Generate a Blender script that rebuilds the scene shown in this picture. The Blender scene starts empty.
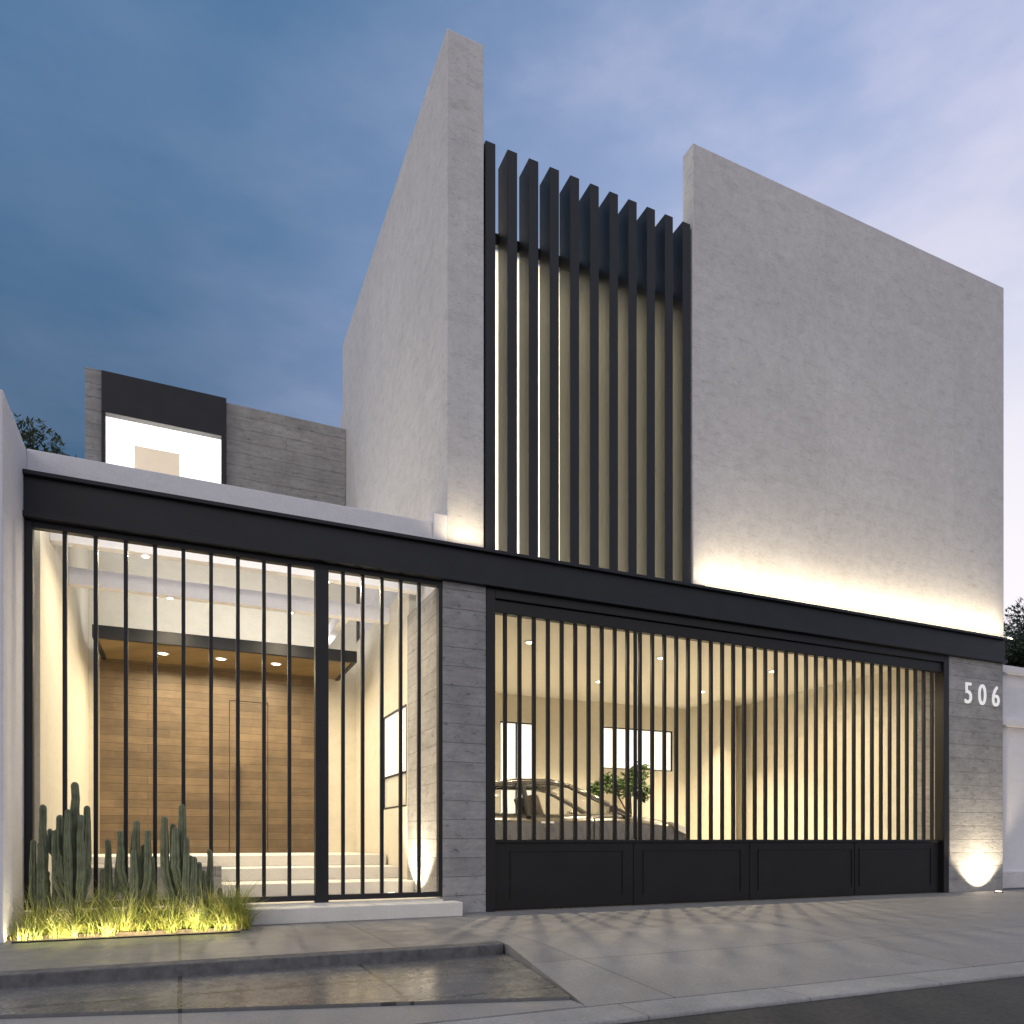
import bpy, math, random
from mathutils import Vector, Matrix
random.seed(7)
SC=bpy.context.scene; COL=SC.collection
R=math.radians
F=746.0; YAW=R(24); H=0.73; HY=840.0
def X(px,Y): return Y*math.tan(math.atan((px-512)/F)+YAW)
def D(x,Y): return x*math.sin(YAW)+Y*math.cos(YAW)
def Z(px,py,Y): return H+(HY-py)*D(X(px,Y),Y)/F
# ---------------------------------------------------------------- materials
def newmat(name):
    m=bpy.data.materials.new(name); m.use_nodes=True
    nt=m.node_tree; b=nt.nodes['Principled BSDF']; return m,nt,b
def N(nt,t,**k):
    n=nt.nodes.new(t)
    for a,v in k.items(): setattr(n,a,v)
    return n
def L(nt,a,b): nt.links.new(a,b)
def mixc(nt,fac,a,b,mode='MIX'):
    n=N(nt,'ShaderNodeMix',data_type='RGBA',blend_type=mode)
    for s,v in ((n.inputs[0],fac),(n.inputs[6],a),(n.inputs[7],b)):
        if hasattr(v,'links'): L(nt,v,s)
        else: s.default_value=v if not isinstance(v,tuple) else (*v,1)[:4]
    return n.outputs[2]
def noise(nt,vec,scale,detail=6,rough=.6):
    n=N(nt,'ShaderNodeTexNoise'); n.inputs['Scale'].default_value=scale
    n.inputs['Detail'].default_value=detail; n.inputs['Roughness'].default_value=rough
    L(nt,vec,n.inputs['Vector']); return n.outputs['Fac']
def ramp(nt,fac,stops):
    n=N(nt,'ShaderNodeValToRGB'); e=n.color_ramp.elements
    while len(e)<len(stops): e.new(.5)
    for i,(p,c) in enumerate(stops):
        e[i].position=p; e[i].color=(c,c,c,1) if not isinstance(c,tuple) else (*c,1)
    L(nt,fac,n.inputs[0]); return n.outputs[0]
def mapping(nt,scale=(1,1,1)):
    t=N(nt,'ShaderNodeNewGeometry'); m=N(nt,'ShaderNodeMapping'); m.inputs['Scale'].default_value=scale
    L(nt,t.outputs['Position'],m.inputs['Vector']); return m.outputs[0]
def wallvec(nt):   # (x+y, z, 0): runs round the corner of a wall
    t=N(nt,'ShaderNodeNewGeometry'); s=N(nt,'ShaderNodeSeparateXYZ'); L(nt,t.outputs['Position'],s.inputs[0])
    a=N(nt,'ShaderNodeMath',operation='ADD'); L(nt,s.outputs[0],a.inputs[0]); L(nt,s.outputs[1],a.inputs[1])
    c=N(nt,'ShaderNodeCombineXYZ'); L(nt,a.outputs[0],c.inputs[0]); L(nt,s.outputs[2],c.inputs[1]); return c.outputs[0]
def bump(nt,b,h,strength,dist=.01):
    n=N(nt,'ShaderNodeBump'); n.inputs['Strength'].default_value=strength; n.inputs['Distance'].default_value=dist
    L(nt,h,n.inputs['Height']); L(nt,n.outputs[0],b.inputs['Normal']); return n
def brick(nt,vec,w,h,mortar,c1=(1,1,1),c2=(.8,.8,.8),cm=(0,0,0),off=.5,sm=.2):
    n=N(nt,'ShaderNodeTexBrick'); n.offset=off; n.inputs['Scale'].default_value=1
    n.inputs['Brick Width'].default_value=w; n.inputs['Row Height'].default_value=h
    n.inputs['Mortar Size'].default_value=mortar; n.inputs['Mortar Smooth'].default_value=sm
    n.inputs['Color1'].default_value=(*c1,1); n.inputs['Color2'].default_value=(*c2,1); n.inputs['Mortar'].default_value=(*cm,1)
    L(nt,vec,n.inputs['Vector']); return n
def simple(name,col,rough=.5,metal=0,nsc=8,var=.15,bmp=.1,emit=None,es=0,coat=0,alpha=1):
    m,nt,b=newmat(name); v=mapping(nt)
    f=noise(nt,v,nsc); r=ramp(nt,f,[(.3,1-var),(.7,1+var)])
    L(nt,mixc(nt,1.0,(*col,1),r,'MULTIPLY'),b.inputs['Base Color'])
    b.inputs['Roughness'].default_value=rough; b.inputs['Metallic'].default_value=metal
    if bmp: bump(nt,b,noise(nt,v,nsc*12,4),bmp,.003)
    if emit: b.inputs['Emission Color'].default_value=(*emit,1); b.inputs['Emission Strength'].default_value=es
    if coat: b.inputs['Coat Weight'].default_value=coat
    if alpha<1: b.inputs['Alpha'].default_value=alpha
    return m
M={}
def stucco(name,col,panel=None,var=.12,fine=.25,grain=0):
    m,nt,b=newmat(name); v=mapping(nt)
    big=noise(nt,v,.6,8,.6); md=noise(nt,v,7,8,.75); vs=mapping(nt,(1.2,1.2,4.5)); st=noise(nt,vs,3.2,9,.8); fn=noise(nt,v,60,5,.75)
    c=mixc(nt,1.0,(*col,1),ramp(nt,big,[(.3,1-var*.8),(.7,1+var*.4)]),'MULTIPLY')
    c=mixc(nt,1.0,c,ramp(nt,md,[(.3,1-var*1.1),(.7,1+var*.6)]),'MULTIPLY')
    c=mixc(nt,1.0,c,ramp(nt,st,[(.30,1-var*1.7),(.46,1.0),(.72,1+var*.5)]),'MULTIPLY')
    c=mixc(nt,1.0,c,ramp(nt,fn,[(.3,.92),(.65,1.05)]),'MULTIPLY')
    h=mixc(nt,.5,md,fn)
    if grain:
        pv=noise(nt,mapping(nt,(1,1,3.2)),18,5,.85)
        pr=ramp(nt,pv,[(.33,.58),(.41,1.0)]); c=mixc(nt,grain,c,mixc(nt,1.0,c,pr,'MULTIPLY')); h=mixc(nt,.5,h,pr)
    if panel:
        bk=brick(nt,wallvec(nt),panel[0],panel[1],.004,(1,1,1),(.95,.95,.95),(.90,.90,.90),.0)
        c=mixc(nt,1.0,c,bk.outputs['Color'],'MULTIPLY')
    L(nt,c,b.inputs['Base Color']); b.inputs['Roughness'].default_value=.85
    bump(nt,b,h,fine,.018); return m
M['stucco']=stucco('rough_grey_render',(.675,.662,.675),(2.45,2.6),.115,.6,.95)
M['white']=stucco('white_render',(.76,.75,.79),None,.05,.10)
M['cream']=stucco('cream_render',(.70,.66,.56),None,.05,.1)
M['finwall']=stucco('pale_cream_render',(.68,.64,.53),None,.05,.1)
M['ceil']=stucco('ceiling_plaster',(.74,.71,.63),None,.03,.05)
def boards(name,col,w,h,v2,vary=.2,dep=.5):
    m,nt,b=newmat(name); wv=wallvec(nt)
    wob=noise(nt,wv,1.3,3); ad=N(nt,'ShaderNodeVectorMath',operation='MULTIPLY_ADD')
    L(nt,wob,ad.inputs[0]); ad.inputs[1].default_value=(0,.03,0); L(nt,wv,ad.inputs[2]); w2=ad.outputs[0]
    bk=brick(nt,w2,w,h,.005,(1,1,1),(v2,v2,v2),(.62,.62,.62),.43,.8)
    mp=N(nt,'ShaderNodeMapping'); mp.inputs['Scale'].default_value=(1.6,9,1); L(nt,wv,mp.inputs['Vector'])
    g=noise(nt,mp.outputs[0],1.8,9,.75); bl=noise(nt,mapping(nt),1.8,8,.75)
    mp2=N(nt,'ShaderNodeMapping'); mp2.inputs['Scale'].default_value=(1,1.7,1); L(nt,wv,mp2.inputs['Vector']); p=noise(nt,mp2.outputs[0],9,7,.8)
    c=mixc(nt,1.0,(*col,1),bk.outputs['Color'],'MULTIPLY')
    c=mixc(nt,1.0,c,ramp(nt,g,[(.3,1-vary),(.7,1+vary)]),'MULTIPLY')
    c=mixc(nt,1.0,c,ramp(nt,bl,[(.3,1-vary*1.4),(.7,1+vary*1.0)]),'MULTIPLY')
    c=mixc(nt,1.0,c,ramp(nt,p,[(.35,.42),(.43,1.0),(.7,1.10)]),'MULTIPLY')
    L(nt,c,b.inputs['Base Color']); b.inputs['Roughness'].default_value=.88
    bump(nt,b,mixc(nt,.5,bk.outputs['Color'],p),dep,.03); return m
M['board']=boards('board_marked_concrete',(.355,.35,.355),5.3,.19,.88,.19,1.0)
def woodmat(name,k,gold=1.0):
    m,nt,b=newmat(name); wv=wallvec(nt)
    bk=brick(nt,wv,1.1,.105,.0028,(.165*k,.115*k,.066*k/gold),(.110*k,.076*k,.043*k/gold),(.035*k,.024*k,.015*k),.37,.4)
    bk2=brick(nt,wv,1.7,.105,.0,(1.08,1.07,1.06),(.85,.85,.85),(1,1,1),.61,.4)
    mp=N(nt,'ShaderNodeMapping'); mp.inputs['Scale'].default_value=(1.5,22,1); L(nt,wv,mp.inputs['Vector'])
    g=noise(nt,mp.outputs[0],2.5,8,.7); bl=noise(nt,wv,3,6,.6)
    c=mixc(nt,1.0,bk.outputs['Color'],ramp(nt,g,[(.3,.80),(.7,1.2)]),'MULTIPLY')
    c=mixc(nt,1.0,c,bk2.outputs['Color'],'MULTIPLY')
    c=mixc(nt,1.0,c,ramp(nt,bl,[(.3,.75),(.7,1.2)]),'MULTIPLY')
    L(nt,c,b.inputs['Base Color']); b.inputs['Roughness'].default_value=.55
    bump(nt,b,bk.outputs['Fac'],-.3,.008); return m
M['wood']=woodmat('wood_cladding',1.0)
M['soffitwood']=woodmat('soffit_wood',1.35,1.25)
M['steel']=simple('dark_steel',(.011,.0125,.017),.45,.2,3,.25,.08)
M['gate']=simple('bronze_black_steel',(.012,.011,.0115),.40,.3,2,.25,.06)
M['bark']=simple('bark',(.06,.045,.03),.9,0,10,.4,.5)
M['leaf']=simple('leaf',(.03,.05,.022),.6,0,1.5,.5,0)
M['potleaf']=simple('pot_leaf',(.05,.09,.025),.55,0,3,.4,0)
M['cactus']=simple('cactus_skin',(.16,.185,.12),.7,0,14,.35,.4)
def grassmat():
    m,nt,b=newmat('grass_blade'); f=noise(nt,mapping(nt),9,3)
    L(nt,ramp(nt,f,[(.3,(.13,.18,.04)),(.5,(.30,.33,.075)),(.7,(.50,.46,.15))]),b.inputs['Base Color'])
    b.inputs['Roughness'].default_value=.6; return m
M['grass']=grassmat()
M['soil']=simple('soil',(.09,.07,.05),.95,0,20,.5,1)
M['black']=simple('tyre_rubber',(.02,.02,.02),.8)
M['paint']=simple('silver_car_paint',(.165,.155,.138),.24,.65,2,.04,0,coat=.9)
M['rim']=simple('alloy',(.5,.5,.5),.3,.9,4,.05,0)
M['darkglass']=simple('tinted_glass',(.08,.085,.08),.06,0,2,.1,0,alpha=.26)
M['headlamp']=simple('headlamp_lens',(.7,.7,.72),.12,.2,4,.05,0)
M['redlens']=simple('rear_lamp_lens',(.4,.02,.02),.2,0,4,.05,0)
M['seat']=simple('seat_leather',(.16,.13,.10),.6,0,4,.1,0)
M['pot']=simple('white_pot',(.6,.58,.54),.6)
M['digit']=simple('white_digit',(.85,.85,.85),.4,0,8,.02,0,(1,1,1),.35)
M['lens']=simple('lamp_lens',(.9,.9,.85),.4,0,4,.02,0,(1,.86,.62),9)
M['dimlens']=simple('dim_lamp_lens',(.9,.9,.85),.4,0,4,.02,0,(1,.86,.62),1.0)
M['pane']=simple('lit_window_pane',(.8,.8,.75),.15,0,1.5,.05,0,(1,.95,.84),1.0)
M['pane2']=simple('dim_window_pane',(.55,.52,.42),.15,0,1.5,.05,0,(1,.9,.7),.25)
M['shade']=simple('lamp_shade_fabric',(.6,.52,.42),.8,0,8,.05,0,(1,.84,.66),.42)
M['marble']=stucco('pale_step_stone',(.74,.72,.68),None,.05,.03)
def paving(name,col,w,h,rough=(.5,.8),joint=.6,var=.2,mort=.006,mdv=1.0,fine=1.0):
    m,nt,b=newmat(name); v=mapping(nt)
    bk=brick(nt,v,w,h,mort,(1,1,1),(.84,.84,.84),(joint,joint,joint),.0)
    bg=noise(nt,v,1.1,9,.7); fn=noise(nt,v,60,5,.75); md=noise(nt,v,5,8,.75)
    c=mixc(nt,1.0,(*col,1),bk.outputs['Color'],'MULTIPLY')
    c=mixc(nt,1.0,c,ramp(nt,bg,[(.3,1-var),(.7,1+var)]),'MULTIPLY')
    c=mixc(nt,1.0,c,ramp(nt,md,[(.3,1-.18*mdv),(.7,1+.1*mdv)]),'MULTIPLY')
    c=mixc(nt,1.0,c,ramp(nt,fn,[(.3,1-.22*fine),(.7,1+.19*fine)]),'MULTIPLY')
    L(nt,c,b.inputs['Base Color']); L(nt,ramp(nt,md,[(.35,rough[0]),(.65,rough[1])]),b.inputs['Roughness'])
    h=mixc(nt,.5,fn,bk.outputs['Color']) if fine>.5 else bk.outputs['Color']
    bump(nt,b,h,.4 if fine>.5 else .6,.006); return m
M['pave']=paving('pavement_slab',(.225,.225,.235),1.35,.97,(.34,.62),.45,.15,.010)
M['drive']=paving('driveway_concrete',(.29,.285,.29),2.35,1.05,(.5,.8),.62,.14,.009)
M['apron']=paving('worn_apron_slab',(.165,.165,.170),1.05,.6,(.19,.33),.32,.12,.011,.6,.45)
M['kerb']=paving('kerb_concrete',(.34,.34,.345),1.0,5,(.6,.85),.6)
M['kerbdark']=simple('rough_kerb',(.12,.12,.125),.85,0,14,.4,1)
M['asphalt']=simple('asphalt',(.045,.045,.047),.75,0,40,.45,1)
M['gravel']=simple('far_ground',(.12,.12,.12),.9,0,2,.3,.4)
# ---------------------------------------------------------------- mesh helpers
class MB:
    def __init__(s): s.v=[]; s.f=[]
    def add(s,v,f):
        o=len(s.v); s.v+= [tuple(p) for p in v]; s.f+=[tuple(i+o for i in q) for q in f]; return s
    def box(s,x0,x1,y0,y1,z0,z1):
        v=[(x,y,z) for z in (z0,z1) for y in (y0,y1) for x in (x0,x1)]
        return s.add(v,[(0,2,3,1),(4,5,7,6),(0,1,5,4),(2,6,7,3),(0,4,6,2),(1,3,7,5)])
    def prism(s,poly,z0,z1):
        n=len(poly); z0=z0 if isinstance(z0,(list,tuple)) else [z0]*n; z1=z1 if isinstance(z1,(list,tuple)) else [z1]*n
        v=[(x,y,z0[i]) for i,(x,y) in enumerate(poly)]+[(x,y,z1[i]) for i,(x,y) in enumerate(poly)]
        return s.add(v,[tuple(range(n))[::-1],tuple(range(n,2*n))]+[(i,(i+1)%n,(i+1)%n+n,i+n) for i in range(n)])
    def tube(s,pts,rad,n=10,rib=0,amp=0):
        pts=[Vector(p) for p in pts]; v=[];f=[]
        for i,p in enumerate(pts):
            t=(pts[min(i+1,len(pts)-1)]-pts[max(i-1,0)]).normalized()
            a=t.cross(Vector((0.3,1,0.1)));
            if a.length<1e-3: a=t.cross(Vector((1,0,0)))
            a.normalize(); b=t.cross(a)
            for k in range(n):
                th=2*math.pi*k/n; r=rad[i]*(1+amp*math.cos(rib*th))
                v.append(p+a*math.cos(th)*r+b*math.sin(th)*r)
        for i in range(len(pts)-1):
            for k in range(n): f.append((i*n+k,i*n+(k+1)%n,(i+1)*n+(k+1)%n,(i+1)*n+k))
        f.append(tuple(range(n))[::-1]); f.append(tuple(range((len(pts)-1)*n,len(pts)*n)))
        return s.add(v,f)
    def disc(s,x,y,z0,z1,r,n=24): return s.tube([(x,y,z0),(x,y,z1)],[r,r],n)
    def loft(s,rings):
        n=len(rings[0]); v=[p for r in rings for p in r]; f=[]
        for i in range(len(rings)-1):
            for k in range(n): f.append((i*n+k,i*n+(k+1)%n,(i+1)*n+(k+1)%n,(i+1)*n+k))
        f.append(tuple(range(n))[::-1]); f.append(tuple(range((len(rings)-1)*n,len(rings)*n)))
        return s.add(v,f)
def root_of(o):
    while o.parent: o=o.parent
    return o
def obj(name,mb,mat,parent=None,local=False,bev=0,smooth=False,sub=0):
    v=mb.v
    if parent and not local:
        l=root_of(parent).location; v=[(a-l.x,b-l.y,c-l.z) for a,b,c in v]
    me=bpy.data.meshes.new(name); me.from_pydata(v,[],mb.f); me.validate(); me.update()
    me.materials.append(M[mat]); o=bpy.data.objects.new(name,me); COL.objects.link(o)
    if smooth: me.polygons.foreach_set('use_smooth',[True]*len(me.polygons))
    if parent: o.parent=parent
    if bev: m=o.modifiers.new('bevel','BEVEL'); m.width=bev; m.segments=2; m.limit_method='ANGLE'
    if sub: m=o.modifiers.new('sub','SUBSURF'); m.levels=sub; m.render_levels=sub
    return o
def tag(o,label,cat,group=None,kind=None):
    o['label']=label; o['category']=cat
    if group: o['group']=group
    if kind: o['kind']=kind
    return o
def thing(name,label,cat,loc=(0,0,0),group=None,rz=0):
    o=bpy.data.objects.new(name,None); COL.objects.link(o); o.location=loc; o.rotation_euler=(0,0,rz); o.empty_display_size=.2
    return tag(o,label,cat,group)
def struct(name,mb,mat,bev=0):
    o=obj(name,mb,mat,bev=bev); o['kind']='structure'; o['label']=name.replace('_',' '); return o
def cp(src,parent,dx=0,dy=0,dz=0):
    c=src.copy(); COL.objects.link(c); c.parent=parent; c.location=src.location+Vector((dx,dy,dz)); return c
def holes(mb,x0,x1,z0,z1,y0,y1,hs):   # wall in XZ with rectangular openings
    xs=sorted({x0,x1,*[h[0] for h in hs],*[h[1] for h in hs]})
    for a,b in zip(xs,xs[1:]):
        m=(a+b)/2; cuts=sorted([(h[2],h[3]) for h in hs if h[0]<m<h[1]]); z=z0
        for c,d in cuts:
            if c>z: mb.box(a,b,y0,y1,z,c)
            z=d
        if z<z1: mb.box(a,b,y0,y1,z,z1)
    return mb
WARM=(1,.83,.56)
def aim(o,d): o.rotation_euler=Vector(d).to_track_quat('-Z','Y').to_euler()
def area(name,loc,d,power,sx,sy=None,col=WARM,disk=False,spread=180):
    l=bpy.data.lights.new(name,'AREA'); l.energy=power; l.color=col; l.size=sx; l.spread=R(spread)
    if disk: l.shape='DISK'
    elif sy: l.shape='RECTANGLE'; l.size_y=sy
    o=bpy.data.objects.new(name,l); COL.objects.link(o); o.location=loc; aim(o,d); return o
def spot(name,loc,d,power,ang,blend=.4,col=WARM,rad=.03):
    l=bpy.data.lights.new(name,'SPOT'); l.energy=power; l.color=col; l.spot_size=R(ang); l.spot_blend=blend; l.shadow_soft_size=rad
    o=bpy.data.objects.new(name,l); COL.objects.link(o); o.location=loc; aim(o,d); return o
# ---------------------------------------------------------------- ground
struct('ground',MB().box(-400,400,-400,400,-.3,-.13),'gravel')
struct('road',MB().box(-60,60,-7,2.92,-.29,-.11),'asphalt')
struct('gutter',MB().box(-60,60,2.92,3.2,-.28,-.09),'kerb',.01)
KX=2.1
struct('pavement',MB().box(-40,KX,4.93,7.0,-.25,0.0),'pave')
struct('kerb',MB().prism([(-40,4.78),(KX-.10,4.78),(KX-.02,4.82),(KX,4.93),(-40,4.93)],-.25,.004),'kerbdark',.008)
struct('side_apron',MB().prism([(-40,3.9),(-.75,4.06),(KX-.28,3.36),(KX,4.78),(-40,4.78)],-.25,-.068),'apron')
struct('lower_pavement',MB().prism([(-40,3.2),(KX-.28,3.2),(KX-.28,3.352),(-.75,4.052),(-40,3.892)],-.25,-.085),'drive')
struct('driveway',MB().box(KX,40,4.93,7.0,-.25,0.0),'drive')
struct('driveway_ramp',MB().prism([(KX-.275,3.2),(40,3.2),(40,4.93),(KX,4.93),(KX,4.78)],-.25,[-.088,-.088,0,0,-.004]),'drive')
# ---------------------------------------------------------------- house
YW=7.12; YF=7.0
LX=-1.135; CX0=X(443,YF); CX1=X(486,YF); GX1=X(948,YF); PX1=X(1003,YF)
BZ0,BZ1=3.29,3.66
TX0=X(447,YW); TX1=X(484,YW); RX0=X(693,YW); RX1=X(1004,YW); RZ=8.90; TZ=8.90
house=thing('house','modern grey two storey house with steel fins, pale walls and number 506','house',(0,7,0))
def hp(name,mb,mat,**k): return obj(name,mb,mat,house,**k)
hp('side_wall',MB().box(TX0,TX1,YW,12.4,BZ1,TZ),'stucco',bev=.012)
hp('facade_wall',MB().box(RX0,RX1,YW,YW+.2,BZ1,RZ).box(RX1-.2,RX1,YW+.2,12.4,BZ1,RZ),'stucco',bev=.012)
hp('recessed_wall',MB().box(TX1,RX1-.2,8.05,8.2,BZ1,7.62),'finwall')
hp('upper_roof',MB().box(TX1,RX1-.2,8.2,12.4,7.4,7.6),'white')
hp('rear_wall',MB().box(TX0,RX1,12.4,12.6,0,7.8),'stucco')
hp('ledge',MB().box(TX0,RX1,YW+.01,8.2,BZ0+.02,BZ1-.01),'stucco')
bm=MB().box(LX,PX1+.02,6.94,7.20,3.625,BZ1).box(LX,PX1+.02,6.985,7.10,3.335,3.625).box(LX,PX1+.02,6.94,7.20,BZ0,3.335)
beam=hp('beam',bm,'steel',bev=.004)
hp('parapet',MB().box(LX,X(433,YW),YW,YW+.22,BZ1,3.905).box(X(433,YW),TX0-.003,YW-.02,YW+.3,BZ1,3.99),'white',bev=.008)
hp('roof_slab',MB().box(LX,TX0-.003,11.25,12.1,3.62,3.78),'white')
nf=11; FW=.112; x0=X(485,YW)+.01; x1=X(691,YW)-FW
fin=None
for i in range(nf):
    x=x0+(x1-x0)*i/(nf-1)
    if i==0: fin=hp('fin',MB().box(x0,x0+FW,YW+.01,YW+.265,BZ1+.002,7.94),'steel',bev=.004)
    else: cp(fin,house,x-x0)
    if i>0:
        area('added_fin_fill',(x+FW/2,YW+.27,5.42),(0,1,0),6.5+.95*i,.08,3.3,(1,.92,.74))  # added lamps, unseen behind the fins, to light the cream wall evenly
hp('fin_rail',MB().box(TX1,RX0,YW+.28,YW+.34,7.13,7.26),'steel',bev=.004)
hp('column',MB().box(CX0,CX1,YF,8.27,0,BZ0),'board',bev=.006)
hp('pillar',MB().box(GX1+.03,PX1,YF,7.5,0,BZ0),'board',bev=.006)
wy0,wy1,wz0,wz1=8.36,9.45,1.12,2.30; wm=1.52
hp('dividing_wall',MB().box(CX0+.02,CX1,8.27,wy0,0,BZ1).box(CX0+.02,CX1,wy1,12.4,0,BZ1).box(CX0+.02,CX1,wy0,wy1,0,wz0).box(CX0+.02,CX1,wy0,wy1,wz1,BZ1),'cream')
w=hp('window',MB().box(CX0+.04,CX0+.06,wy0,wy1,wm,wz1),'pane')
obj('lower_pane',MB().box(CX0+.04,CX0+.06,wy0,wy1,wz0,wm-.001),'pane2',w)
obj('frame',MB().box(CX0+.015,CX0+.038,wy0,wy0+.02,wz0,wz1).box(CX0+.015,CX0+.038,wy1-.02,wy1,wz0,wz1).box(CX0+.015,CX0+.038,wy0+.02,wy1-.02,wz1-.02,wz1).box(CX0+.015,CX0+.038,wy0+.02,wy1-.02,wz0,wz0+.02).box(CX0+.015,CX0+.038,wy0+.02,wy1-.02,wm-.012,wm+.012),'steel',w)
hs=[(X(500,12),X(534,12),Z(515,838,12),Z(515,722,12)),(X(600,12),X(673,12),Z(640,770,12),Z(640,729,12))]
hp('garage_back_wall',holes(MB(),CX1,PX1-.2,0,BZ0,12,12.2,hs),'cream')
for a,b,c,d in hs:
    w=hp('window',MB().box(a,b,12.06,12.08,c,d),'pane')
    fr=MB().box(a,a+.02,12.02,12.055,c,d).box(b-.02,b,12.02,12.055,c,d).box(a+.02,b-.02,12.02,12.055,d-.02,d).box(a+.02,b-.02,12.02,12.055,c,c+.02)
    m_=(a+b)/2; fr.box(m_-.012,m_+.012,12.03,12.05,c+.02,d-.02)
    obj('frame',fr,'steel',w)
hp('garage_side_wall',MB().box(GX1+.05,PX1-.05,7.5,12,0,BZ0),'cream')
hp('garage_ceiling',MB().box(CX1,PX1-.02,8.2,12.4,BZ0,BZ1-.01).box(CX1,PX1-.02,7.2,8.2,BZ0+.001,BZ0+.018),'ceil')
hp('garage_column',MB().box(X(722,10.9),X(736,10.9),10.9,12,0,BZ0),'cream',bev=.01)
hp('garage_floor',MB().box(CX1,PX1,YF+.12,12.4,-.2,.012),'marble')
cz=3.62
hp('court_floor',MB().box(LX,CX0,YF,12,-.2,.15),'marble')
SX=X(222,8.0)
for i,(y,z) in enumerate([(8.0,.28),(8.6,.42),(9.2,.55)]):
    hp('step',MB().box(SX if y<9 else LX,CX0,y,12.1,[.151,.281,.421][i],z),'marble',bev=.006)
hp('raised_planter',MB().box(LX,SX-.003,8.0,9.197,.151,.47),'board',bev=.008)
hp('court_back_wall',MB().box(LX,CX0+.02,11.05,11.25,0,5.2),'cream')
hp('court_side_wall',MB().box(LX+.001,LX+.06,7.36,9.0,.15,3.88).box(LX+.001,LX+.06,9.0,11.05,.15,4.55),'cream')
wx0,wx1=X(100,11),X(319,11)
dx0,dx1=X(229,11),X(268,11); dz=Z(250,702,11)
wd=hp('wood_cladding',holes(MB(),wx0,wx1,.55,3.1,10.98,11.05,[(dx0,dx1,.55,dz)]),'wood')
dr=hp('door',MB().box(dx0+.007,dx1-.007,10.985,11.045,.555,dz-.007),'wood',bev=.003)
obj('handle',MB().tube([(dx0+.12,10.92,1.18),(dx0+.12,10.92,1.82)],[.02,.02],10).box(dx0+.11,dx0+.13,10.92,10.985,1.27,1.29).box(dx0+.11,dx0+.13,10.92,10.985,1.71,1.73),'steel',dr)
cx0_,cx1_=X(92,9.8),X(357,9.8)
zt=Z(92,624,9.8); zb=zt-.15
cn=hp('canopy',MB().box(cx0_,cx1_,9.8,9.86,zb,zt).box(cx0_,cx0_+.05,9.86,11.04,zb,zt).box(cx1_-.05,cx1_,9.86,11.04,zb,zt).box(cx0_+.05,cx1_-.05,9.86,11.04,zt-.03,zt),'steel',bev=.004)
obj('soffit',MB().box(cx0_+.05,cx1_-.05,9.86,11.03,zb+.02,zb+.05),'soffitwood',cn)
area('added_canopy_fill',((cx0_+cx1_)/2,10.3,zt+.02),(0,.3,1),28,2.6,.2,(1,.95,.86))  # added unseen lamp on the canopy, brightens the beams and wall above
by=(7.85,9.1)
for y in by: hp('court_beam',MB().box(LX+.061,CX0+.019,y,y+.12,3.44,cz),'white',bev=.006)
hp('court_side_beam',MB().box(1.82,1.92,9.221,11.05,3.46,cz),'white',bev=.006)
area('added_beam_fill',((LX+CX0)/2,7.215,3.36),(0,1,.12),14,3.2,.04,(1,.94,.82))  # added unseen lamp behind the steel beam, brightens the court beams
YV=12.1
vx0=X(85,YV); vx1=X(102,YV); vx2=X(226,YV)
vz=7.38; wzt=Z(108,416,YV)
hp('upper_rear_wall',MB().box(vx0,vx1,YV-.02,YV+.25,3.79,vz+.04).box(vx2,TX0-.004,YV,YV+.25,3.79,vz-.01),'board',bev=.008)
hp('window_surround',MB().box(vx1,vx2,YV-.10,YV+.03,wzt,vz).box(vx1,vx1+.05,YV-.10,YV+.03,5.3,wzt).box(vx2-.07,vx2,YV-.10,YV+.03,5.3,wzt).box(vx1,vx2,YV-.10,YV+.25,3.79,5.3),'steel',bev=.006)
hp('upper_room',MB().box(vx0,vx0+.12,YV+.25,15.5,3.7,vz).box(vx0+.12,TX0,15.4,15.5,3.7,vz).box(vx2+.2,vx2+.3,YV+.25,15.4,3.7,vz-.1).box(vx0+.12,vx2+.2,YV+.031,15.4,vz-.12,vz-.02).box(vx0+.12,TX0,YV+.25,15.4,5.0,5.2),'white')
lx0,lx1=X(134,12.9),X(180,12.9); lz0,lz1=Z(157,474,12.9),Z(157,449,12.9)
ls=hp('pendant_shade',MB().box(lx0,lx1,12.9,12.96,lz0,lz1),'shade',bev=.02)
obj('cord',MB().tube([((lx0+lx1)/2,12.93,lz1),((lx0+lx1)/2,12.93,vz-.12)],[.006,.006],6),'white',ls)
area('room_lamp',((vx1+vx2)/2,13.7,5.35),(0,0,1),95,1.6,1.6,(1,.95,.84))
hp('led_strip',MB().box(RX0+.05,RX1-.05,6.965,6.975,BZ1,BZ1+.01),'lens')
area('wall_wash',((RX0+RX1)/2,6.955,BZ1+.02),(0,.10,1),50,RX1-RX0-.1,.02,(1,.82,.53),spread=140)
area('tower_wash',((TX0+TX1)/2,6.955,BZ1+.02),(0,.10,1),2.9,TX1-TX0,.02,(1,.82,.53),spread=140)
fx=(TX1+RX0)/2
area('fin_wash_low',(fx,7.62,BZ1+.03),(0,.45,1),30,RX0-TX1-.2,.3,(1,.92,.74))
area('fin_wash_top',(fx,7.50,7.27),(0,1,-.45),24,RX0-TX1-.2,.12,(1,.92,.74))
def downlight(x,y,z,p,spread=165,col=WARM,r=.075):
    d=hp('downlight',MB().disc(x,y,z-.012,z-.002,r),'white')
    obj('lens',MB().disc(x,y,z-.016,z-.0125,r*.66),'lens',d)
    area('downlight_lamp',(x,y,z-.02),(0,0,-1),p,.08,None,col,True,spread)
for x in (4.13,6.17,8.2):
    downlight(x,8.7,BZ0,56); downlight(x,10.4,BZ0,72,105)
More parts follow.
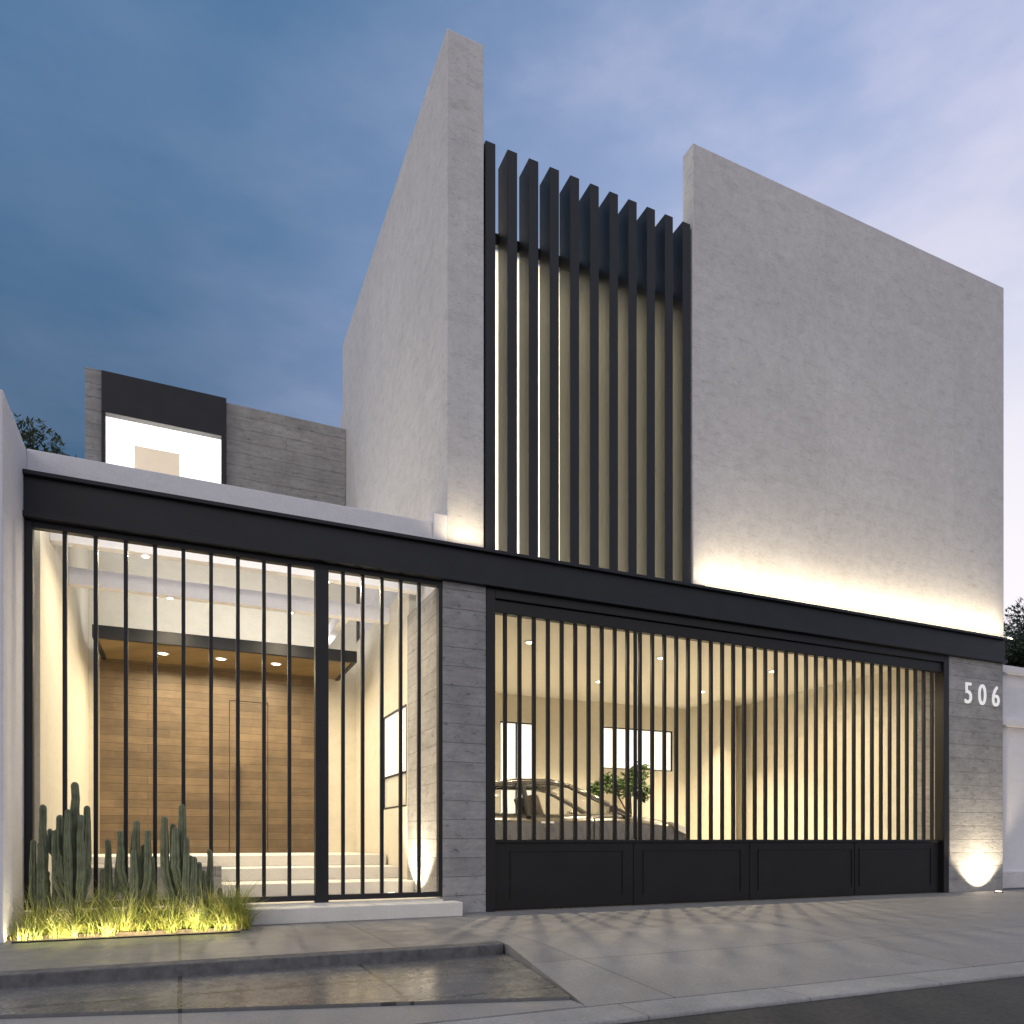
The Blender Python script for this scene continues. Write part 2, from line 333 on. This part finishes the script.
for px in (163,221,276): downlight(X(px,10.35),10.35,zb+.02,23)
for x in (-.3,1.4): downlight(x,by[0]+.06,3.44,24,r=.045)
for x in (-.1,1.2): downlight(x,by[1]+.06,3.44,17,r=.045)
xs=[X(967.5,YF),X(981.5,YF),X(995,YF)]; zc=Z(981,705,YF); hh=Z(981,684.5,YF)-zc
for ch,xc in zip('506',xs):
    c=bpy.data.curves.new('digit','FONT'); c.body=ch; c.extrude=.02; c.size=1; c.align_x='CENTER'; c.offset=.0
    t=bpy.data.objects.new('t',c); COL.objects.link(t)
    dg=bpy.context.evaluated_depsgraph_get(); me=bpy.data.meshes.new_from_object(t.evaluated_get(dg)); bpy.data.objects.remove(t)
    zs=[v.co.y for v in me.vertices]; s=hh/(max(zs)-min(zs)); zmin=min(zs)
    xm=[v.co.x for v in me.vertices]; xmid=(max(xm)+min(xm))/2; sx=s*.86
    for v in me.vertices:
        a,b,d=v.co; v.co=((a-xmid)*sx+xc-house.location.x,-d*.4-.012+YF-house.location.y,(b-zmin)*s+zc-house.location.z)
    me.materials.append(M['digit']); o=bpy.data.objects.new('house_number_digit',me); COL.objects.link(o); o.parent=house
# ---------------------------------------------------------------- entrance fence
fy=7.05; fence=thing('entrance_fence','black steel bar fence with gate leaf, left of the concrete column','fence',((LX+CX0)/2,fy,.15))
zf0,zf1=.17,BZ0-.004
def fp(n,mb,mat='steel',**k): return obj(n,mb,mat,fence,**k)
fp('frame',MB().box(LX+.003,LX+.06,fy-.04,fy+.04,zf0,zf1).box(LX+.06,CX0-.04,fy-.035,fy+.035,zf1-.05,zf1).box(LX+.06,1.14,fy-.03,fy+.03,zf0,zf0+.05).box(1.26,CX0-.04,fy-.03,fy+.03,zf0,zf0+.05).box(CX0-.04,CX0-.003,fy-.035,fy+.035,zf0,zf1),bev=.003)
fp('post',MB().box(1.14,1.26,fy-.045,fy+.045,.152,zf1-.05),bev=.004)
b0=fp('bar',MB().box(-.873,-.841,fy-.02,fy+.02,zf0+.05,zf1-.05),bev=.003)
for i in range(1,9): cp(b0,fence,.2213*i)
for i in range(5): cp(b0,fence,1.40+.185*i+.857)
# ---------------------------------------------------------------- garage gate
gy=7.06; gate=thing('garage_gate','wide black steel garage gate with vertical bars above solid panels','gate',((CX1+GX1)/2,gy,0))
def gp(n,mb,par=None,mat='gate',**k): return obj(n,mb,mat,par or gate,**k)
g0,g1=CX1+.004,GX1+.02
gp('frame',MB().box(g0,g0+.10,gy-.06,gy+.08,.002,BZ0-.003).box(g1-.10,g1,gy-.06,gy+.08,.002,BZ0-.003).box(g0+.10,g1-.10,gy-.06,gy+.08,3.19,BZ0-.003)
   .box(g0+.10,g1-.10,gy-.03,gy+.05,3.055,3.187),bev=.005)
gp('kick_panel',MB().box(g0+.10,g1-.10,gy,gy+.04,.004,.70).box(g0+.10,g1-.10,gy-.02,gy+.05,.70,.735),bev=.004)
for a,b in ((510,623),(643,741),(758,852),(859,931)):
    xa,xb=X(a,gy),X(b,gy); z0,z1=.12,.62
    p=gp('panel_seam',MB().box(xa,xa+.012,gy-.010,gy-.001,z0,z1).box(xb-.012,xb,gy-.010,gy-.001,z0,z1).box(xa+.012,xb-.012,gy-.010,gy-.001,z1-.012,z1),bev=.002)
na=40; ba=g0+.10+.05; bb=g1-.10-.08; bar=None
for i in range(na):
    x=ba+(bb-ba)*(i+.5)/na
    if i==0: bar=gp('bar',MB().box(x-.0185,x+.0185,gy-.015,gy+.022,.735,3.055),bev=.003); bx=x
    else: cp(bar,gate,x-bx)
xx=X(634,gy); gp('leaf_stile',MB().box(xx-.022,xx+.022,gy-.03,gy-.017,.735,3.055),bev=.002)
for px in (634,750,855):
    xx=X(px,gy); gp('panel_joint',MB().box(xx-.006,xx+.006,gy-.008,gy-.001,.01,.695),bev=.002)
# ---------------------------------------------------------------- entrance doorstep
sx0,sx1=X(247,6.72),X(463,6.72)
tag(obj('doorstep',MB().box(sx0,sx1,6.72,6.93,.0,.135).box(sx0,CX0-.01,6.93,7.0,.0,.135),'marble',bev=.008),'pale stone step below the black entrance fence','step')
# ---------------------------------------------------------------- neighbours
tag(obj('boundary_wall',MB().box(LX-.35,LX,6.25,12.6,0,3.90),'white',bev=.01),'tall white wall at the left edge beside the cacti','wall')
nb=thing('neighbour_wall','low white wall right of the pillar numbered 506','wall',(PX1+2,7.3,0))
obj('wall',MB().box(PX1+.01,PX1+14,7.3,7.6,0,3.25),'white',nb,bev=.01)
obj('coping',MB().box(PX1+.01,PX1+14,7.22,7.66,3.25,3.36),'white',nb,bev=.01)
obj('ledge',MB().box(PX1+.01,PX1+14,7.2,7.297,2.45,2.56),'white',nb,bev=.01)
obj('plinth',MB().box(PX1+.01,PX1+14,7.25,7.297,0,.25),'stucco',nb,bev=.01)
# ---------------------------------------------------------------- trees
def leaves(mb,c,r,n,s,flat=.8):
    for _ in range(n):
        d=Vector((random.gauss(0,1),random.gauss(0,1),random.gauss(0,1))).normalized()*r*(random.random()**.45)
        p=Vector(c)+Vector((d.x,d.y,d.z*flat))
        a=Vector((random.uniform(-1,1),random.uniform(-1,1),random.uniform(-1,1))).normalized(); b=a.orthogonal().normalized()
        q=s*random.uniform(.6,1.4)
        mb.add([p-a*q,p-b*q*.4,p+a*q,p+b*q*.4],[(0,1,2,3)])
def tree(x,y,h,r,label,n=18):
    t=thing('tree',label,'tree',(x,y,-.13)); base=Vector((x,y,-.13)); tr=MB(); cr=MB()
    top=h-r*1.1
    tr.tube([base,base+Vector((.1,0,top*.5)),base+Vector((.05,.1,top)),(x,y,h-r*.4)],[.18,.14,.1,.03],10)
    for i in range(n):
        a=random.uniform(0,6.28); rr=r*random.uniform(.25,.85); zz=h-r+random.uniform(-.7,.75)*r
        c=Vector((x+math.cos(a)*rr,y+math.sin(a)*rr,zz)); st=Vector((x,y,top-random.uniform(0,.6)))
        tr.tube([st,(st+c)/2+Vector((0,0,-.1)),c],[.05,.035,.01],6)
        leaves(cr,c,r*random.uniform(.28,.45),520,.07)
    obj('trunk',tr,'bark',t,smooth=True); obj('crown',cr,'leaf',t)
tree(X(50,18),18,8.85,1.45,'dark tree behind the white wall at the upper left',36)
tree(X(1030,12.5),12.5,7.0,1.7,'dark green tree behind the low wall at the right edge',44)
# ---------------------------------------------------------------- plants
struct('planting_bed',MB().box(LX,X(240,6.5),6.38,6.93,-.05,.03),'soil')
def stem(root,x,y,z,h,r,lean,out=0):
    pts=[];rad=[]; n=12
    for i in range(n+1):
        t=i/n; k=min(1,(t*2.6))**.6*out+t*.12*out
        pts.append((x+lean[0]*k+random.uniform(-.004,.004),y+lean[1]*k,z+h*t)); rad.append(r*(.72+.3*math.sin(math.pi*min(1,t*1.05))+random.uniform(-.04,.04)))
    p=pts[-1]
    for dz_,k in ((.35,.90),(.65,.72),(.88,.46),(1.0,.15)): pts.append((p[0],p[1],p[2]+r*dz_)); rad.append(r*k*.75)
    obj('stem',MB().tube(pts,rad,28,7,.26),'cactus',root,smooth=False)
    return pts
def cactus(px,Y,top,k,r,label,seed,wide=.13):
    random.seed(seed); x=X(px,Y); h=Z(px,top,Y)-.02
    t=thing('cactus',label,'cactus',(x,Y,.02),'columnar cacti in front of the fence')
    stem(t,x,Y,.02,h,r,(0,0))
    for i in range(k):
        a=2*math.pi*i/k+random.uniform(-.3,.3); o=random.uniform(.06,wide); hh_=h*random.uniform(.42,.9); z0=.02+random.choice((0,0,.15,.3))*h
        q=stem(t,x,Y,z0,max(.15,min(hh_,h*random.uniform(.75,.95)-z0)),r*random.uniform(.75,1.0),(math.cos(a)*o,math.sin(a)*o*.7),1)
        if random.random()<.4:
            b=q[random.choice((4,5,6))]; s=random.choice((-1,1))
            stem(t,b[0],b[1],b[2],h*random.uniform(.16,.3),r*.7,(s*random.uniform(.045,.07),random.uniform(-.03,.03)),1)
cactus(75,6.64,786,7,.032,'tallest columnar cactus in the bed, near the white wall',1,.12)
cactus(43,6.66,808,4,.027,'columnar cactus closest to the white wall at far left',2,.09)
cactus(108,6.76,842,3,.024,'small columnar cactus just right of the tallest cactus',3,.08)
cactus(136,6.68,824,7,.028,'mid height columnar cactus in the middle of the planting bed',4,.13)
cactus(182,6.66,808,8,.031,'tall columnar cactus near the right end of the planting bed',5,.13)
cactus(210,6.78,852,3,.023,'short columnar cactus at the right end of the planting bed',6,.09)
random.seed(11)
gr=MB()
def blade(x,y,z,l,az,el,w):
    d=Vector((math.cos(az),math.sin(az),0)); s=Vector((-d.y,d.x,0))*w; v=[];pp=Vector((x,y,z)); e=el
    seg=5
    for i in range(seg+1):
        ww=s*(1-i/seg)**.7; v+= [pp-ww,pp+ww]
        pp=pp+(d*math.cos(e)+Vector((0,0,math.sin(e))))*l/seg; e-=.22
        if pp.z<.006: pp.z=.006
    gr.add(v,[(2*i,2*i+1,2*i+3,2*i+2) for i in range(seg)])
bx0,bx1=LX+.08,X(240,6.5)
def tuft(x,y,L_,n,sp=.02):
    for k in range(n): blade(x+random.gauss(0,sp),y+random.gauss(0,sp),.01,L_*random.uniform(.5,1.15),random.uniform(0,6.28),random.uniform(.7,1.56),random.uniform(.0018,.0032))
for i in range(190):   # low growth
    tuft(random.uniform(bx0,bx1),random.uniform(6.40,6.88),random.uniform(.13,.26),24,.03)
for i in range(36):    # tall clumps with gaps between
    x=bx0+(bx1-bx0)*(i+random.uniform(0,1))/36
    tuft(x,random.uniform(6.44,6.85),random.uniform(.28,.58),random.randint(50,95),.022)
for i in range(24):    # clumps spilling on to the pavement
    x=random.uniform(bx0,bx1+.1); tuft(x,random.uniform(6.34,6.44),random.uniform(.18,.34),50,.02)
for i in range(16):
    tuft(random.uniform(X(200,6.6),X(247,6.6)),random.uniform(6.42,6.85),random.uniform(.32,.55),60,.02)
tag(obj('ornamental_grass',gr,'grass'),'yellow green ornamental grass round the cacti','grass',kind='stuff')
tag(obj('added_bed_strip',MB().box(LX+.05,X(240,6.26),6.245,6.262,.0,.010),'steel'),'slim added strip for fill light along the front edge of the grass','light')  # made-up strip, added as a body for the grass fill lamp
area('added_bed_fill',((LX+X(240,6.27))/2,6.272,.012),(0,1,.7),9.5,X(240,6.27)-LX-.1,.015,(1,.85,.54))  # added lamp facing into the bed, brightens the front grass evenly
def ground_light(x,y,z,label,d,p,ang,blend=.5,lens='lens',r=.055,rise=.03,rad=.03):
    t=thing('ground_light',label,'light',(x,y,z)); 
    obj('housing',MB().disc(x,y,z-.01,z+rise-.015,r),'steel',t); obj('lens',MB().disc(x,y,z+rise-.0145,z+rise-.011,r*.7),lens,t)
    spot('ground_lamp',(x,y,z+rise),d,p,ang,blend,rad=rad)
ground_light(X(978,7.0),6.71,0,'round ground light at the foot of the pillar numbered 506',(0,.62,1),150,106,.35)
ground_light(CX0-.31,7.78,.15,'round ground light inside the fence against the column side',(.62,0,1),150,106,.3)
gls=((55,'small ground light in the grass by the white wall'),(122,'small ground light in the grass mid bed'),(195,'small ground light in the grass at the right end'))
for px,lb in gls:
    ground_light(X(px,6.50),6.50,.03,lb,(0,.15,1),15,175,.6,'dimlens',.018,.03,.06)
# ---------------------------------------------------------------- car
car=thing('parked_car','silver saloon car parked inside the garage behind the bars','car',(4.95,10.1,.012),rz=R(-12)); car.scale=(1.02,1.0,1.02)
def ring(x,hw,zb,zt,cr=.03):
    half=[(hw*.80,zb),(hw*.97,zb+.06),(hw,zb+(zt-zb)*.45),(hw*.98,zt-.12),(hw*.90,zt-.02),(hw*.5,zt+cr)]
    return [(x,a,b) for a,b in half]+[(x,-a,b) for a,b in half[::-1]]
st=[(-2.15,.62,.42,.80),(-2.1,.76,.32,1.0),(-1.9,.84,.26,1.07),(-1.3,.89,.22,1.09),(-.4,.91,.2,1.06),(.5,.91,.2,1.06),(1.05,.9,.21,1.07),(1.6,.87,.24,1.01),(1.98,.80,.28,.92),(2.12,.70,.34,.78),(2.17,.56,.40,.62)]
body=obj('body',MB().loft([ring(*s) for s in st]),'paint',car,True,smooth=True,sub=2)
def cab(x,zt,hb=.80,ht=.58): 
    zb=.96; k=max(0,(zt-zb)/.56); hw=hb+(ht-hb)*k
    return [(x,hb,zb),(x,(hb+hw)/2+.015,(zb+zt)/2),(x,hw,zt-.02*k),(x,hw*.6,zt+.01),(x,-hw*.6,zt+.01),(x,-hw,zt-.02*k),(x,-(hb+hw)/2-.015,(zb+zt)/2),(x,-hb,zb)]
cs=[(-1.75,1.0),(-1.4,1.25),(-1.0,1.44),(-.5,1.52),(0,1.52),(.3,1.46),(.75,1.24),(1.15,1.04)]
obj('windows',MB().loft([cab(*c) for c in cs]),'darkglass',car,True,smooth=True,sub=1)
rf=[[(x,y,z+.022-.02*abs(y)) for y in (-.62,-.3,0,.3,.62)] for x,z in ((-1.1,1.39),(-.8,1.47),(-.5,1.52),(0,1.52),(.3,1.455))]
rv=[p for r in rf for p in r]; mbr=MB().add(rv,[(i*5+k,i*5+k+1,(i+1)*5+k+1,(i+1)*5+k) for i in range(4) for k in range(4)])
ro=obj('roof',mbr,'paint',car,True,smooth=True); sm=ro.modifiers.new('s','SOLIDIFY'); sm.thickness=.03
for s in (-1,1):
    obj('pillar',MB().tube([(1.12,s*.81,1.02),(.7,s*.70,1.26),(.28,s*.61,1.46)],[.045,.04,.04],8),'paint',car,True,smooth=True)
    obj('pillar',MB().tube([(-1.85,s*.80,1.03),(-1.4,s*.72,1.27),(-1.0,s*.61,1.43)],[.09,.08,.05],8),'paint',car,True,smooth=True)
    obj('pillar',MB().tube([(-.35,s*.83,1.02),(-.4,s*.62,1.5)],[.04,.035],8),'black',car,True)
    obj('roof_rail',MB().tube([(-1.0,s*.61,1.43),(-.5,s*.61,1.51),(0,s*.61,1.51),(.28,s*.61,1.46)],[.035,.035,.035,.035],8),'paint',car,True,smooth=True)
    obj('door_mirror',MB().loft([[(x,s*(.9+y_),1.12+z_) for y_,z_ in ((0,-.05),(.16,-.06),(.18,.06),(0,.05))] for x in (.72,.84)]),'paint',car,True,bev=.02)
    obj('headlight',MB().loft([[(1.80,s*.50,.86),(1.80,s*.83,.86),(1.72,s*.88,.96),(1.75,s*.55,.98)],[(2.12,s*.42,.74),(2.05,s*.74,.76),(2.00,s*.80,.87),(2.04,s*.48,.89)]]),'headlamp',car,True,bev=.01)
    obj('rear_light',MB().box(-2.11,-2.0,s*.5 if s>0 else -.8,.8 if s>0 else -.5,.86,.98),'redlens',car,True,bev=.01)
    obj('seat',MB().loft([[(x_,s*.36+y_,z_) for y_ in (-.22,.22)]+[(x_+.12,s*.36+y_,z_) for y_ in (.22,-.22)] for x_,z_ in ((-.05,.7),(-.2,1.1),(-.28,1.34))]),'seat',car,True,bev=.03)
    obj('door_seam',MB().box(.55,.562,s*.905-.012,s*.905+.012,.35,1.0),'black',car,True)
    obj('door_handle',MB().box(-.2,-.02,s*.915-.012,s*.915+.012,.93,.955),'headlamp',car,True,bev=.004)
    for x in (-1.35,1.32):
        w_=obj('wheel',MB().tube([(x,s*.70,.32),(x,s*.72,.32),(x,s*.90,.32),(x,s*.925,.32)],[.27,.32,.32,.28],32),'black',car,True,smooth=False)
        obj('rim',MB().tube([(x,s*.926,.32),(x,s*.935,.32)],[.21,.19],20),'rim',w_,True)
obj('grille',MB().box(2.12,2.18,-.36,.36,.46,.68),'black',car,True,bev=.01)
pxx,pyy=X(630,11.55),11.55
pt=thing('potted_plant','bushy green potted plant behind the parked car','plant',(pxx,pyy,.012))
obj('pot',MB().tube([(pxx,pyy,.012),(pxx,pyy,.3),(pxx,pyy,.5)],[.15,.2,.23],24),'pot',pt,smooth=False)
pl=MB(); 
for c in ((0,0,1.80,.24),(-.18,0,1.66,.2),(.12,.0,1.96,.2),(-.5,0,1.74,.2),(.2,0,1.60,.18),(-.75,0,1.62,.14)): leaves(pl,(pxx+c[0],pyy-.1+c[1],c[2]),c[3],260,.055,1)
obj('trunk',MB().tube([(pxx,pyy,.48),(pxx+.02,pyy,1.1),(pxx,pyy,1.7)],[.03,.025,.015],8).tube([(pxx+.02,pyy,1.1),(pxx-.4,pyy-.1,1.65)],[.02,.01],6),'bark',pt)
obj('foliage',pl,'potleaf',pt)
# ---------------------------------------------------------------- sky and sun
wd_=bpy.data.worlds.new('World'); SC.world=wd_; wd_.use_nodes=True; nt=wd_.node_tree; bg=nt.nodes['Background']
tc=N(nt,'ShaderNodeTexCoord'); sp=N(nt,'ShaderNodeSeparateXYZ'); L(nt,tc.outputs['Generated'],sp.inputs[0])
def dot(v):
    dp=N(nt,'ShaderNodeVectorMath',operation='DOT_PRODUCT'); L(nt,tc.outputs['Generated'],dp.inputs[0]); dp.inputs[1].default_value=v; return dp.outputs['Value']
mpn=N(nt,'ShaderNodeMapping'); mpn.inputs['Scale'].default_value=(1.2,1.2,3.2); mpn.inputs['Rotation'].default_value=(.25,.2,0); L(nt,tc.outputs['Generated'],mpn.inputs['Vector'])
cl=noise(nt,mpn.outputs[0],2.1,7,.54)
def mr(v,a,b,c=0,d=1):
    n=N(nt,'ShaderNodeMapRange',interpolation_type='SMOOTHSTEP'); L(nt,v,n.inputs[0])
    for i,q in enumerate((a,b,c,d)): n.inputs[i+1].default_value=q
    return n.outputs[0]
def mth(op,a,b):
    n=N(nt,'ShaderNodeMath',operation=op)
    for i,q in enumerate((a,b)):
        if hasattr(q,'links'): L(nt,q,n.inputs[i])
        else: n.inputs[i].default_value=q
    return n.outputs[0]
az=mth('ADD',dot((math.sin(R(62)),math.cos(R(62)),0)),mth('MULTIPLY',mth('SUBTRACT',cl,.5),.16))
f=mr(az,.34,.80)
leftc=mixc(nt,mr(sp.outputs[2],.35,.75),(.052,.118,.218,1),(.085,.185,.350,1))
c=mixc(nt,f,leftc,(.35,.44,.70,1))
cf=mth('MULTIPLY',mr(cl,.40,.64),mr(az,.42,.84,.06,.72))
c=mixc(nt,cf,c,(.68,.66,.84,1))
lo=mth('MULTIPLY',mr(sp.outputs[2],.74,.26),mr(az,.57,.80))
c=mixc(nt,lo,c,(.98,.93,.98,1))
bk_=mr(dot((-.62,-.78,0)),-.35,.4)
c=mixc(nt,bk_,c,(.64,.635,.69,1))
sky=N(nt,'ShaderNodeTexSky',sky_type='NISHITA'); sky.sun_disc=False; sky.sun_elevation=R(3); sky.sun_rotation=R(200)
c=mixc(nt,.012,c,sky.outputs[0],'ADD')
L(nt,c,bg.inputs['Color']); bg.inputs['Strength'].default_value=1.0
sl=bpy.data.lights.new('sun','SUN'); sl.energy=.42; sl.angle=R(25); sl.color=(1,.96,.93)
so=bpy.data.objects.new('sun',sl); COL.objects.link(so); aim(so,(.74,.45,-.45))
# ---------------------------------------------------------------- camera
cd=bpy.data.cameras.new('camera'); cd.sensor_width=36; cd.lens=F/1024*36; cd.shift_y=(HY-512)/1024; cd.clip_end=2000; cd.clip_start=.05
co=bpy.data.objects.new('camera',cd); COL.objects.link(co); co.location=(0,0,H); co.rotation_euler=(R(90),0,-YAW); SC.camera=co
SC.view_settings.view_transform='Standard'; SC.view_settings.look='None'; SC.view_settings.exposure=0
